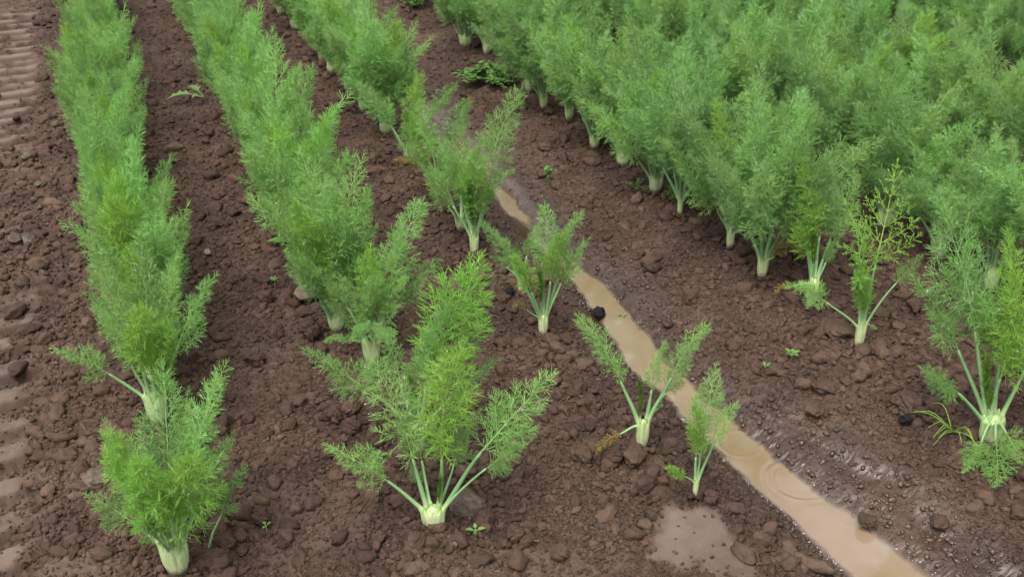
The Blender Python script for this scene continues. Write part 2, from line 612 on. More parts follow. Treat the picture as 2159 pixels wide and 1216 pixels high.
# ------------------------------------------------------------------ puddle water
du = np.concatenate([np.arange(0.75, 2.4, 0.003), np.arange(2.4, 6.5, 0.012)])
dt = np.arange(-0.17, 0.20, 0.003)
U, T = np.meshgrid(du, dt, indexing='ij')
tt = chan_center(U) + T
wx_, wy_ = U * RX + tt * NX, U * RY + tt * NY
zs = soil_fields(wx_.ravel(), wy_.ravel(), False)[0].reshape(U.shape)
zw = np.full(U.shape, Z_WATER)
for (px, py, R, wl, amp) in ((1686, 1012, 0.064, 0.020, 0.0013), (1686, 1012, 0.026, 0.016, 0.0005), (1560, 935, 0.045, 0.018, 0.0004),
                             (1800, 1085, 0.035, 0.016, 0.0005)):
    c = ray(px, py)
    c = CAM + c * ((Z_WATER - CAM_H) / c.z)
    d = np.sqrt((wx_ - c.x) ** 2 + (wy_ - c.y) ** 2)
    zw = zw + amp * np.cos((d - R) / wl * 2 * PI) * np.exp(-((d - R) / 0.011) ** 2) * (0.55 + 0.9 * vnoise(wx_ * 22 + R * 90, wy_ * 22, 5))
depth = np.clip((Z_WATER - zs) / 0.011, 0, 1)
keep = (Z_WATER - zs) > -0.012
b = Buf()
b.grid(np.stack([wx_, wy_, zw], 2), False, 0, depth.ravel())
kf = keep.ravel()[b.F[0]].any(1)
b.F[0] = b.F[0][kf]
b.M[0] = b.M[0][kf]
water = link('puddle_water', b.mesh('puddle_water', [M_WATER], True))
tag(water, kind='structure')


M_GLINT, nt_, bs_, _ = new_mat('glint_bead')
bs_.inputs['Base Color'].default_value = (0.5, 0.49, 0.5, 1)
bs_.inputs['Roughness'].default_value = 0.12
fb = Buf()  # pale beads added in place of bright sky glints on the wet shoreline
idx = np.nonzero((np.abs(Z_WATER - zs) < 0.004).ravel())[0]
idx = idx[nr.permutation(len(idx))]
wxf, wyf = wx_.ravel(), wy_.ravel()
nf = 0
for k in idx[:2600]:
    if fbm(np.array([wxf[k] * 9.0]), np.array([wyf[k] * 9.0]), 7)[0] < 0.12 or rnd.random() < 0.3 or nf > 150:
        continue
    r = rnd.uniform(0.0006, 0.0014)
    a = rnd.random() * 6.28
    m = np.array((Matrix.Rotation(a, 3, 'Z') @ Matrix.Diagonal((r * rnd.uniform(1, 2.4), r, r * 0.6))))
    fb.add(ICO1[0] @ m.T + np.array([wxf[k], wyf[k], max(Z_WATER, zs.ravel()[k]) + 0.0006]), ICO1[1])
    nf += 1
fo = link('water_glints', fb.mesh('water_glints', [M_GLINT], True))
tag(fo, 'tiny pale beads added as wet glints along the muddy edges of the puddle', 'foam', None, 'stuff')


# ------------------------------------------------------------------ clods and stones
def lump_shape(ico, seed, rough=0.22, facets=7, flat=0.75):
    V, F = ico
    rs = np.random.RandomState(seed)
    P = V.copy()
    for _ in range(facets):                       # shave planes off the sphere for a broken look
        n = rs.randn(3)
        n /= np.linalg.norm(n)
        d = 0.60 + 0.32 * rs.rand()
        k = np.maximum(P @ n - d, 0)
        P = P - 0.9 * k[:, None] * n
    for s, a in ((2.2, rough), (5, rough * 0.5), (11, rough * 0.28)):
        o = rs.rand(3) * 50
        q = V * s + o
        f = fbm(q[:, 0] + q[:, 2] * 0.7, q[:, 1] - q[:, 2] * 0.6, seed, 2)
        P = P * (1 + a * f)[:, None]
    P = P * np.array([1, 0.72 + 0.28 * rs.rand(), flat])
    return P, F


SH_BIG = [lump_shape(ICO2, k, 0.40, 10, 0.62 + 0.3 * rnd.random()) for k in range(24)]
SH_SMALL = [lump_shape(ICO1, k + 50, 0.5, 8, 0.6 + 0.3 * rnd.random()) for k in range(30)]
SH_TINY = [lump_shape(ICO0, k + 90, 0.6, 3, 0.6 + 0.3 * rnd.random()) for k in range(24)]
NC = 160000
yv = 1.12 * np.exp(nr.rand(NC) * 1.72)
xv = (nr.rand(NC) * 1.36 - 0.68) * yv
ct, cu = tu(xv, yv)
cz, cs, cw, _ = soil_fields(xv, yv)
rr_ = np.minimum(0.0021 * (1 - nr.rand(NC)) ** (-1 / 2.5), 0.017)
patch = fbm(xv * 3.1, yv * 3.1, 13)
big_ok = np.ones(NC)
for c in ((TA + TB) / 2, (TB + TC) / 2 + 0.02, (TW + TD) / 2 + 0.05):
    big_ok -= 0.75 * np.exp(-((ct - c) / 0.11) ** 2)
rr_ = np.where(rr_ > 0.0055, rr_ * np.where(nr.rand(NC) < big_ok + 0.6 * patch, 1.15, 0.45), rr_)
rr_ = rr_ * np.clip(yv / 1.6, 1.0, 1.7) ** 0.5
rr_ = np.where(cs > 0.25, np.minimum(rr_, 0.0042), np.where(cw > 0.2, np.minimum(rr_, 0.0068), rr_))
ok = (nr.rand(NC) > np.clip(1.25 * np.sqrt(cs) + 0.70 * cw, 0, 0.975)) & ((cz > Z_WATER + 0.002) | ((cz > Z_WATER - 0.009) & (nr.rand(NC) < 0.10)))
cb = Buf()
tones, wets = [], []
for k in np.nonzero(ok)[0]:
    r = rr_[k]
    P, F = (SH_BIG if r > 0.0075 else SH_SMALL if r > 0.0036 else SH_TINY)[rnd.randrange(24)]
    P = P * np.array([rnd.uniform(1, 1.55), 1, 1])
    Rm = np.array((Matrix.Rotation(rnd.random() * 6.283, 3, 'Z') @ Matrix.Rotation((rnd.random() - 0.5) * 1.2, 3, 'X')))
    cb.add(P @ Rm.T * r + np.array([xv[k], yv[k], cz[k] + r * 0.24]), F)
    tones.append(np.full(len(P), rnd.random() * 0.95 - 0.45))
    wets.append(np.full(len(P), cw[k]))
HEAPS = []


def lump_thing(name, px, py, w, label, cat, mat, group=None, flat=0.75, rough=0.24, facets=8, seed=0, tone=0.0, sink=0.30, hi=True):
    p = ground(px, py)
    P, F = lump_shape(ICO4 if hi else ICO3, seed + int(px), rough, facets, flat)
    q = project(p)
    pxm = F_PX / (p - CAM).dot(FWD)
    r = 0.62 * w / pxm
    b = Buf()
    b.add(P * r, F)
    o = link(name, b.mesh(name, [mat], True, {'tone': np.full(len(P), tone)}))
    o.location = (p.x, p.y, p.z + r * flat * (1 - 2 * sink) + 0.003)
    o.rotation_euler = (0, 0, rnd.random() * 6.28)
    tag(o, label, cat, group)
    return o


GR_CLOD = 'large clods of dark soil'
for (px, py, w, fl, lab) in (
        (655, 712, 46, 0.95, 'large rounded soil clod left of the second fennel row, below the flat stone'),
        (540, 766, 38, 0.85, 'lone dark round clod in the bare lane between the two left rows'),
        (1228, 968, 44, 0.8, 'blocky clod below the V-shaped fennel, leftmost of three in a line'),
        (1292, 970, 48, 0.8, 'blocky clod below the V-shaped fennel, middle of three in a line'),
        (1338, 976, 42, 0.8, 'round clod below the V-shaped fennel, rightmost of three in a line'),
        (880, 1148, 38, 0.8, 'angular clod just below the bulb of the front centre fennel'),
        (1083, 1134, 36, 0.85, 'angular clod right of the four-leaved seedling'),
        (1110, 1147, 24, 0.8, 'smaller clod touching the angular clod right of the seedling'),
        (1023, 1106, 34, 0.95, 'clod between the front centre fennel stone and the four-leaved seedling'),
        (445, 1180, 46, 0.6, 'broad flat clod beside the front left fennel bulb'),
        (475, 1150, 34, 0.8, 'clod behind the broad flat clod at the front left fennel'),
        (554, 1098, 38, 0.8, 'dark clod alone right of the front left fennel'),
        (705, 885, 32, 0.95, 'upright dark clod left of the second row near its front'),
        (742, 868, 36, 0.75, 'wide clod beside the upright dark clod left of the second row'),
        (742, 905, 30, 0.9, 'clod below the wide clod left of the second row'),
        (655, 745, 28, 0.8, 'clod tucked under the largest clod left of the second row'),
        (562, 636, 30, 0.85, 'knobbly clod under the tiny seedling in the left lane'),
        (625, 850, 34, 0.45, 'flat slab of soil in the bare lane left of the second row'),
        (936, 566, 26, 0.8, 'clod left of the slender fennel bulb in the third row'),
        (1000, 895, 22, 0.6, 'pale clod right of the front centre fennel leaves'),
        (1735, 820, 46, 0.4, 'flat pale slab of soil right of the puddle, upper of two'),
        (1716, 868, 46, 0.5, 'flat slab of soil right of the puddle, lower of two'),
        (1910, 855, 52, 0.6, 'broad clod left of the large fennel at the right edge'),
        (1975, 1110, 32, 0.8, 'pale clod right of the lower puddle near the frame bottom'),
        (1408, 686, 26, 0.7, 'clod above the puddle bend on the right bank'),
        (1760, 700, 60, 0.35, 'long low clod left of the small pale fennel on the right bank'),
        (1905, 620, 40, 0.85, 'clod right of the small pale fennel under its right stalk'),
        (1925, 655, 30, 0.85, 'smaller clod below the clod under the right stalk'),
        (510, 1135, 26, 0.8, 'small clod between the front left fennel and the bare lane'),
        (1500, 1055, 30, 0.8, 'dark clod right of the smallest fennel bulb'),
        (800, 1140, 26, 0.8, 'clod left of the front centre fennel bulb'),
        (1180, 1170, 34, 0.7, 'clod at the bottom edge between seedling and smooth patch'),
        (895, 1030, 24, 0.9, 'clod behind the front centre fennel stalks')):
    lump_thing('soil_clod', px, py, w, lab, 'clod', M_SOIL, GR_CLOD, fl, 0.34, 9, 3, rnd.uniform(-0.05, 0.3), 0.22)
lump_thing('stone', 986, 1078, 56, 'pale brown knobbly stone right of the front centre fennel bulb', 'stone', M_STONE, None, 0.9, 0.26, 9, 5, -0.75, 0.22)
lump_thing('stone', 655, 634, 56, 'flat grey angular stone left of the second fennel row', 'stone', M_STONE, None, 0.50, 0.10, 12, 9, -0.45, 0.0)
lump_thing('stone', 640, 595, 34, 'rough brown stone just above the flat grey angular stone', 'stone', M_STONE, None, 0.8, 0.25, 9, 2, -0.8)
lump_thing('stone', 60, 507, 28, 'rounded brown stone at left, lower right of three by the wheel track', 'stone', M_STONE, None, 0.8, 0.12, 5, 1, -0.85)
lump_thing('stone', 30, 492, 30, 'flat brown stone at left, topmost of three by the wheel track', 'stone', M_STONE, None, 0.5, 0.15, 6, 4, -0.85)
lump_thing('stone', 32, 508, 28, 'brown stone at left, lower left of three by the wheel track', 'stone', M_STONE, None, 0.5, 0.15, 6, 6, -0.9)
lump_thing('stone', 58, 334, 20, 'small pale stone left of the leftmost row in the distance', 'stone', M_STONE, None, 0.6, 0.15, 6, 4, -0.7, hi=False)
lump_thing('stone', 84, 393, 16, 'small rounded stone left of the leftmost row above the three stones', 'stone', M_STONE, None, 0.7, 0.15, 6, 4, -0.8, hi=False)
lump_thing('stone', 437, 1045, 40, 'smooth brown stone behind the right stalk of the front left fennel', 'stone', M_STONE, None, 0.85, 0.14, 6, 8, -0.85)
lump_thing('stone', 203, 1015, 42, 'pale brown stone half hidden left of the front left fennel leaves', 'stone', M_STONE, None, 0.7, 0.2, 8, 8, -0.75)
lump_thing('stone', 1826, 1112, 36, 'dark wet stone standing in the muddy puddle', 'stone', M_SOIL, None, 0.55, 0.25, 8, 8, -0.1, -0.25)
lump_thing('stone', 956, 1153, 16, 'small pale pebble left of the four-leaved seedling', 'stone', M_STONE, None, 0.5, 0.12, 8, 8, -0.5, 0.1, hi=False)
lump_thing('stone', 440, 538, 14, 'tiny orange tinted stone in the left lane', 'stone', M_STONE, None, 0.8, 0.2, 8, 8, -0.3, 0.1, hi=False)
for px, py, w, lab in ((1262, 668, 28, 'black crumbly lump at the left edge of the puddle, larger of two'),
                       (1299, 692, 14, 'small black lump beside the larger black lump near the puddle'),
                       (1074, 622, 22, 'black crumbly lump left of the slender white bulb in the third row'),
                       (1908, 892, 23, 'black crumbly lump left of the large fennel at the right edge'),
                       (770, 0, 16, 'black lump beside the third row far at the top')):
    lump_thing('black_lump', px, py, w, lab, 'lump', M_BLACK, None, 0.8, 0.45, 7, 12, 0.0, 0.25)


# ------------------------------------------------------------------ fennel fronds
def perp(d):
    a = d.cross(Vector((0.3, 0.5, 0.81)))
    if a.length < 1e-3:
        a = d.cross(Vector((1, 0, 0)))
    a.normalize()
    return a


def gen_frond(name, seed, mat, L=0.30, wmax=0.22, pairs=11, ang=45, spread=25, bend=25, prof='plume', sp=0.010, q=0.42,
              tl=0.013, tr=0.00100, first=0.04, drops=26, wild=0.0, psp=0.0095, fork=0.30):
    r = random.Random(seed)
    nst = 24
    pts, tang = [Vector((0, 0, 0))], []
    sway = r.uniform(-0.12, 0.12)
    for i in range(nst + 1):
        u = i / nst
        a = math.radians(bend) * (u ** 1.3)
        d = Vector((math.sin(a), sway * u + wild * math.sin(u * 9 + seed), math.cos(a))).normalized()
        tang.append(d)
        if i < nst:
            pts.append(pts[-1] + d * (L / nst))
    P0, P1, R0, A0 = [], [], [], []               # needle cones
    S0, S1, SR0, SR1, SA0, SA1 = [], [], [], [], [], []   # axis prisms
    tips = []

    def needle(p, d, l, rad=None):
        e = p + d * l
        P0.append(p)
        P1.append(e)
        R0.append(rad or tr)
        A0.append(0.0)
        tips.append(e)

    def jit(d, s):
        return (d + Vector((r.gauss(0, s), r.gauss(0, s), r.gauss(0, s)))).normalized()

    def seg(p, e, r0, r1, a0, a1):
        S0.append(p)
        S1.append(e)
        SR0.append(r0)
        SR1.append(r1)
        SA0.append(a0)
        SA1.append(a1)

    def pinnule(p, d, l):
        if l < 0.010:
            needle(p, d, max(l, 0.005))
            return
        k = max(1, int(l / psp))
        e = p + d * l
        seg(p, e, tr * 1.05, tr * 0.75, 0.25, 0.0)
        side = perp(d)
        side.rotate(Matrix.Rotation(r.random() * 6.28, 3, d))
        for i in range(k):
            u = (i + 0.6) / (k + 0.3)
            b = p + d * (l * u)
            side.rotate(Matrix.Rotation(1.2 + r.uniform(-0.4, 0.4), 3, d))
            for sg in (1, -1):
                dd = jit(d * 0.72 + side * (0.69 * sg), 0.14)
                ll = tl * r.uniform(0.55, 1.1) * (1.05 - 0.35 * u)
                needle(b, dd, ll)
                if r.random() < fork:
                    needle(b + dd * ll * 0.42, jit(dd * 0.72 + d * 0.55, 0.22), ll * 0.68)
        needle(e, jit(d, 0.1), tl * 0.7)
        needle(e, jit(d + side * 0.5, 0.1), tl * 0.6)
        needle(e, jit(d - side * 0.5, 0.1), tl * 0.6)

    def pinna(p, d, axis, l, up):
        n = max(3, int(l / 0.018))
        pp, dd = p.copy(), d.copy()
        path, dirs = [pp.copy()], [dd.copy()]
        for i in range(n):
            dd = (dd + up * (0.10 + 0.02 * wild * 10) + Vector((r.gauss(0, .03), r.gauss(0, .03), r.gauss(0, .03)))).normalized()
            pp = pp + dd * (l / n)
            path.append(pp.copy())
            dirs.append(dd.copy())
        for i in range(n):
            seg(path[i], path[i + 1], 0.0011 * (1 - 0.6 * i / n), 0.0011 * (1 - 0.6 * (i + 1) / n), 0.9 - 0.5 * i / n, 0.9 - 0.5 * (i + 1) / n)
        m = max(2, int(l / sp))
        side = perp(d)
        side.rotate(Matrix.Rotation(r.random() * 6.28, 3, d))
        for i in range(m):
            u = (i + 0.5) / m
            f = u * n
            k = min(int(f), n - 1)
            b = path[k].lerp(path[k + 1], f - k)
            dv = dirs[k]
            side.rotate(Matrix.Rotation(1.35 + r.uniform(-0.35, 0.35), 3, dv))
            ll = (q * l * (1 - 0.85 * u)) * r.uniform(0.7, 1.1) + 0.006
            ll = min(ll, 0.048)
            for sg in (1, -1):
                pinnule(b, jit(dv * 0.70 + side * (0.72 * sg), 0.12), ll)
        pinnule(path[-1], dirs[-1], 0.012)

    for i in range(nst):
        u = i / nst
        seg(pts[i], pts[i + 1], 0.0026 * (1 - 0.8 * u), 0.0026 * (1 - 0.8 * (u + 1 / nst)), 0.75, 0.7)
    phi = r.random() * 6.28
    for i in range(pairs):
        u = first + (0.97 - first) * (i / (pairs - 1)) ** 0.92
        k = min(int(u * nst), nst - 1)
        b = pts[k].lerp(pts[k + 1], u * nst - k)
        T = tang[k]
        if prof == 'broad':
            pl = wmax * L * ((1 - u) * 0.92 + 0.10)
        elif prof == 'even':
            pl = wmax * L * (0.55 + 0.45 * math.sin(PI * min(1, u * 1.1 + 0.15))) * (1.0 if u < 0.75 else (1.12 - u) / 0.37)
        else:
            pl = wmax * L * (0.65 + 0.35 * min(1, u * 4)) * (1.05 - 0.75 * u)
        for sg in (1, -1):
            a = math.radians(spread) * r.gauss(0, 1) + (0 if sg > 0 else PI) + PI / 2
            aa = math.radians(ang * (1.1 - 0.35 * u) + r.uniform(-6, 6))
            X = Vector((1, 0, 0)) - T * T.x
            X.normalize()
            Y = T.cross(X)
            lat = X * math.cos(a) + Y * math.sin(a)
            pinna(b, (T * math.cos(aa) + lat * math.sin(aa)).normalized(), T, max(0.016, pl * r.uniform(0.8, 1.12)), T)
    pinna(pts[-1], tang[-1], tang[-1], max(0.02, wmax * L * 0.3), tang[-1])
    bf = Buf()
    bf.cones([v[:] for v in P0], [v[:] for v in P1], np.array(R0), np.array(R0) * 0.5, 0, np.array(A0), 0.0)
    bf.cones([v[:] for v in S0], [v[:] for v in S1], SR0, SR1, 0, SA0, SA1)
    dV, dF = ICO0
    for _ in range(drops):
        e = r.choice(tips)
        bf.add(dV * r.uniform(0.0007, 0.0014) + np.array(e[:]), dF, 1, 0)
    me = bf.mesh(name, [mat, M_DROP], True)
    return me, pts[-1].copy()


LIB = {}


def lib(kind, n, mat, **kw):
    bends = kw.pop('bends', (14, 42))
    LIB[kind] = []
    for i in range(n):
        rr = random.Random(hash_kind(kind) + i)
        LIB[kind].append(gen_frond('frond_' + kind, hash_kind(kind) + i * 17, mat, bend=rr.uniform(*bends), **kw))


def hash_kind(k):
    return sum(ord(c) * (i + 3) for i, c in enumerate(k))


AIR = dict(psp=0.0125, fork=0.55, tr=0.00080)
lib('plume', 7, M_MATURE, L=0.27, wmax=0.30, pairs=12, ang=52, spread=34, sp=0.0165, q=0.5, tl=0.026, **AIR)
lib('airy', 6, M_MATURE, L=0.28, wmax=0.44, pairs=12, ang=54, spread=30, sp=0.0175, prof='broad', q=0.5, tl=0.027, drops=40, **AIR)
lib('broad', 7, M_MATURE, L=0.30, wmax=0.48, pairs=12, ang=52, spread=34, sp=0.0150, prof='broad', q=0.42, tl=0.027, drops=40, psp=0.0110, fork=0.5, tr=0.00082)
lib('tall', 7, M_TALL, L=0.36, wmax=0.38, pairs=15, ang=44, spread=42, bends=(6, 26), sp=0.0155, prof='broad', q=0.42, tl=0.028, drops=40, psp=0.0110, fork=0.5, tr=0.00086)
lib('lime', 6, M_LIME, L=0.26, wmax=0.34, pairs=14, ang=44, spread=60, sp=0.0165, prof='even', q=0.5, tl=0.026, bends=(5, 25), drops=8, psp=0.0120, fork=0.55, tr=0.00080)
lib('limetall', 4, M_LIME, L=0.30, wmax=0.36, pairs=14, ang=42, spread=60, sp=0.0150, prof='broad', q=0.45, tl=0.028, bends=(5, 25), drops=8, psp=0.0120, fork=0.55, tr=0.00084)
lib('spear', 3, M_SPEAR, L=0.12, wmax=0.16, pairs=14, ang=24, spread=90, sp=0.008, prof='even', tl=0.008, bends=(2, 10), drops=0)
lib('sparse', 4, M_LIME, L=0.22, wmax=0.52, pairs=6, ang=56, spread=35, sp=0.016, prof='broad', q=0.34, tl=0.015, bends=(5, 25), drops=8)
lib('wisp', 4, M_MATURE, L=0.20, wmax=0.48, pairs=9, ang=54, spread=30, sp=0.013, prof='broad', q=0.5, tl=0.024, bends=(10, 35), drops=8, **AIR)
lib('yellow', 3, M_YELLOW, L=0.10, wmax=0.32, pairs=7, ang=40, spread=60, sp=0.011, prof='even', tl=0.009, bends=(40, 80), drops=0, wild=0.15)
KIND_WORD = {'lime': 'young lime green frond', 'limetall': 'young lime green frond', 'spear': 'dark green unopened central frond',
             'sparse': 'thin open frond', 'yellow': 'withered yellow frond'}


def catmull(K, n):
    K = np.asarray(K, dtype=float)
    K = np.concatenate([[2 * K[0] - K[1]], K, [2 * K[-1] - K[-2]]])
    out = []
    m = len(K) - 3
    for i in np.linspace(0, m - 1e-6, n):
        k = int(i)
        t = i - k
        p0, p1, p2, p3 = K[k:k + 4]
        out.append(0.5 * ((2 * p1) + (-p0 + p2) * t + (2 * p0 - 5 * p1 + 4 * p2 - p3) * t * t + (-p0 + 3 * p1 - 3 * p2 + p3) * t ** 3))
    return np.array(out)


def make_plant(base, leaves, W, H, label, group='fennel plants in rows', flat=0.75, rot=None, thick=1.0, lean=(0, 0)):
    """leaves: (tip vector from the base, kind, bare stalk fraction, options)"""
    root = bpy.data.objects.new('fennel_plant', None)
    COL.objects.link(root)
    root.empty_display_size = 0.05
    root.location = base
    tag(root, label, 'fennel plant', group)
    if base[1] < 4.2:
        HEAPS.append((base[0], base[1], W))
    rot = rnd.random() * PI if rot is None else rot
    cr, sr = math.cos(rot), math.sin(rot)
    M2 = np.array([[cr, -sr], [sr, cr]]) @ np.diag([1, flat]) @ np.array([[cr, sr], [-sr, cr]])

    def fl(p):
        p = np.array(p, dtype=float)
        p[..., :2] = p[..., :2] @ M2.T
        p[..., 0] += lean[0] * p[..., 2]
        p[..., 1] += lean[1] * p[..., 2]
        return p
    bb = Buf()
    # solid heart of the bulb
    th = np.linspace(0, 2 * PI, 14, endpoint=False)
    zz = np.linspace(-0.25, 0.96, 9)
    prof = np.array([0.14, 0.20, 0.27, 0.33, 0.36, 0.36, 0.32, 0.24, 0.10]) * W
    G = np.stack([prof[:, None] * np.cos(th), prof[:, None] * np.sin(th), np.repeat(zz[:, None] * H, 14, 1)], 2)
    bb.grid(fl(G), True, 0, np.clip(zz, 0, 1) * 0.9, cap=True)
    a0 = rnd.random() * 6.28
    for i in range(6):                            # short outer scales wrapped round the bulb
        a = a0 + i * 1.047 + rnd.uniform(-0.2, 0.2)
        dx, dy = math.cos(a), math.sin(a)
        tp = rnd.uniform(0.86, 1.06)
        path = catmull([(q * dx, q * dy, z) for q, z in ((W * .05, -H * .20), (W * .15, H * .06), (W * .25, H * .38), (W * .32, H * .70), (W * .37, H * tp))], 10)
        tt_ = np.linspace(0, 1, 10)
        hw = np.interp(tt_, [0, .25, .5, .75, 1], [.12 * W, .21 * W, .25 * W, .19 * W, .02 * W])
        hr = np.interp(tt_, [0, .25, .5, .75, 1], [.10 * W, .12 * W, .13 * W, .10 * W, .015 * W])
        tg, rd = np.array([-dy, dx, 0]), np.array([dx, dy, -0.25])
        ring = path[:, None] + hw[:, None, None] * np.cos(th)[None, :, None] * tg + hr[:, None, None] * np.sin(th)[None, :, None] * rd
        tn = np.clip(tt_[:, None] * 0.75 + rnd.uniform(-0.2, 0.2) - 0.25 * np.abs(np.cos(th))[None, :] ** 4, 0, 1)
        bb.grid(fl(ring), True, 0, tn.ravel())
    order = sorted(range(len(leaves)), key=lambda i: -leaves[i][0].angle(Vector((0, 0, 1))))
    for rank, i in enumerate(order):
        v, kind, sf, opt = leaves[i]
        v = Vector(v)
        ln = v.angle(Vector((0, 0, 1)))
        if v.to_2d().length < 1e-4:
            v = v + Vector((0.001, 0.001, 0))
        d2 = v.to_2d().normalized()
        dx, dy = d2.x, d2.y
        k = min(1.0, math.degrees(ln) / 45)
        R = v.length
        rs = (0.0025 + 0.0026 * min(1, R / 0.42)) * thick * opt.get('r', 1)
        if kind == 'spear':
            rs *= 0.7
        kk = 0.30 + 0.70 * k
        rt = W * (0.04 + 0.46 * kk)
        zt = H * (1.02 - 0.20 * k) + 0.003 * (rank % 3)
        K = [(W * .07, -H * .20), (W * .13 * kk + W * .03, H * .06), (W * (.08 + .20 * kk), H * .38), (W * (.08 + .30 * kk), H * .70), (rt, zt)]
        path = catmull([(a * dx, a * dy, z) for a, z in K], 10)
        path2 = fl(path)
        hw = np.interp(np.linspace(0, 1, 10), [0, .25, .5, .75, 1], [.12 * W, .19 * W, .22 * W, .17 * W, rs * 1.35])
        hr = np.interp(np.linspace(0, 1, 10), [0, .25, .5, .75, 1], [.13 * W, .19 * W, .21 * W, .14 * W, rs * 1.1])
        tg = np.array([-dy, dx, 0])
        rd = np.array([dx, dy, 0.0])
        rd_ = rd * 0.8 - np.array([0, 0, 0.6]) * k
        ring = path[:, None] + hw[:, None, None] * np.cos(th)[None, :, None] * tg + hr[:, None, None] * np.sin(th)[None, :, None] * rd_
        bb.grid(fl(ring), True, 0, np.clip(np.linspace(-0.15, 1.0, 10) + rnd.uniform(-0.25, 0.22), 0, 1), cap=True)
        # the stalk
        p0 = Vector(fl(path[-2:].mean(0)))
        tip = v
        chord = tip - p0
        out = Vector((dx, dy, -0.25))
        b_ = out - chord.normalized() * out.dot(chord.normalized())
        if b_.length < 1e-3:
            b_ = Vector((1, 0, 0))
        b_.normalize()
        if opt.get('in'):
            b_ = -b_
        lb = LIB[kind]
        me, ltip = lb[rnd.randrange(len(lb))] if 'v' not in opt else lb[opt['v'] % len(lb)]
        p1 = p0 + chord * sf - b_ * (0.015 + 0.03 * k) * chord.length * min(1, sf * 2.5)
        fc = tip - p1
        sc = fc.length / ltip.length
        e1 = ltip.normalized()
        e2 = Vector((e1.z, 0, -e1.x)).normalized()
        e2 = (e2 - e1 * e2.dot(e1)).normalized()
        e3 = e1.cross(e2)
        w1 = fc.normalized()
        w2 = (b_ - w1 * b_.dot(w1)).normalized()
        w2.rotate(Matrix.Rotation(rnd.uniform(-0.5, 0.5), 3, w1))
        w3 = w1.cross(w2)
        E = Matrix((e1, e2, e3)).transposed()
        Wm = Matrix((w1, w2, w3)).transposed()
        Rm = Wm @ E.transposed()
        t1 = (Rm @ Vector((0, 0, 1))).normalized()
        t0 = (Vector(fl(path[-1]) - fl(path[-3])).normalized() + 1.2 * chord.normalized()).normalized()
        l = (p1 - p0).length
        sp_ = []
        for j in range(9):
            q = j / 8
            h00, h10 = 2 * q ** 3 - 3 * q * q + 1, q ** 3 - 2 * q * q + q
            h01, h11 = -2 * q ** 3 + 3 * q * q, q ** 3 - q * q
            sp_.append((p0 * h00 + t0 * (h10 * l) + p1 * h01 + t1 * (h11 * l))[:])
        sb = Buf()
        sb.tube(sp_, np.linspace(rs * 1.12, max(0.0026 * sc, rs * 0.62), 9), 8, 0, np.linspace(0, 1, 9))
        st = link('stalk', sb.mesh('stalk', [M_STALK], True), root)
        fr = link('frond', me, st)
        fr.location = p1
        fr.rotation_mode = 'QUATERNION'
        fr.rotation_quaternion = Rm.to_quaternion()
        s_w = opt.get('w', 1.0)
        fr.scale = (sc * s_w, sc * s_w, sc)
        if kind in KIND_WORD:
            fr['label'] = KIND_WORD[kind]
    link('bulb', bb.mesh('bulb', [M_BULB], True), root)
    return root


def hero(px, py, wpx, hpx, specs, label, **kw):
    """specs: (tip pixel x, tip pixel y, depth offset of the tip, kind, bare stalk fraction, options)"""
    p = ground(px, py)
    k = F_PX / (p - CAM).dot(FWD)
    dep = math.asin((CAM_H - p.z) / (CAM - p).length)
    leaves = []
    for s in specs:
        x, y, dy, kind, sf = s[:5]
        opt = s[5] if len(s) > 5 else {}
        leaves.append((at_depth(x, y, p.y + dy) - p, kind, sf, opt))
    return make_plant(p + Vector((0, 0, -0.003)), leaves, 0.94 * wpx / k, hpx / k / math.cos(dep), label, **kw)


def generic(p, style, label, group, **kw):
    """A plant with leaves fanning all round, outer ones lower; p is its foot on the ground."""
    st = dict(small=(10, 0.34, 0.45, 27, 0.052, 0.050), thin=(7, 0.30, 0.38, 50, 0.036, 0.052),
              tall=(11, 0.42, 0.56, 46, 0.052, 0.060))[style]
    n, l0, l1, maxlean, W, H = st
    n = n + rnd.choice((-1, 0, 1))
    sc = kw.pop('sc', 1.0)
    bare = kw.pop('bare', False)
    wf = kw.pop('wf', 1.0) * rnd.uniform(0.92, 1.08)
    if bare:
        maxlean -= 10
    leaves = []
    ph = rnd.random() * 6.28
    for i in range(n):
        u = (i + 0.5) / n                         # 0 = innermost
        az = ph + i * 2.4 + rnd.uniform(-0.3, 0.3)
        lean = math.radians(5 + (maxlean - 5) * u ** 0.9 + rnd.uniform(-5, 5))
        l = (l0 + (l1 - l0) * rnd.random()) * (1.06 - 0.30 * u) * sc
        if i == 0:
            kind, l, sf = 'spear', l * 0.5, 0.25
        elif i <= 2 and rnd.random() < (0.75 if style != 'tall' else 0.55):
            kind, l, sf = ('lime' if style != 'tall' else 'limetall'), l * rnd.uniform(0.75, 0.92), 0.22
        elif style == 'tall':
            kind, sf = rnd.choice(('broad', 'tall', 'tall', 'tall')), rnd.uniform(0.20, 0.31) if bare else rnd.uniform(0.20, 0.32)
        elif style == 'small':
            kind, sf = rnd.choice(('plume', 'broad', 'broad')), rnd.uniform(0.10, 0.22)
        else:
            kind, sf = rnd.choice(('plume', 'plume', 'wisp')), rnd.uniform(0.32, 0.45)
        if u > 0.9 and rnd.random() < 0.18:
            kind, l = 'yellow', 0.16
        v = Vector((math.cos(az) * math.sin(lean), math.sin(az) * math.sin(lean), math.cos(lean))) * l
        leaves.append((v, kind, sf, {'w': wf} if kind not in ('yellow', 'spear') else {}))
    W *= rnd.uniform(0.85, 1.2) * kw.pop('ws', 1.0)
    H *= rnd.uniform(0.9, 1.15)
    return make_plant(p, leaves, W, H, label, group, **kw)


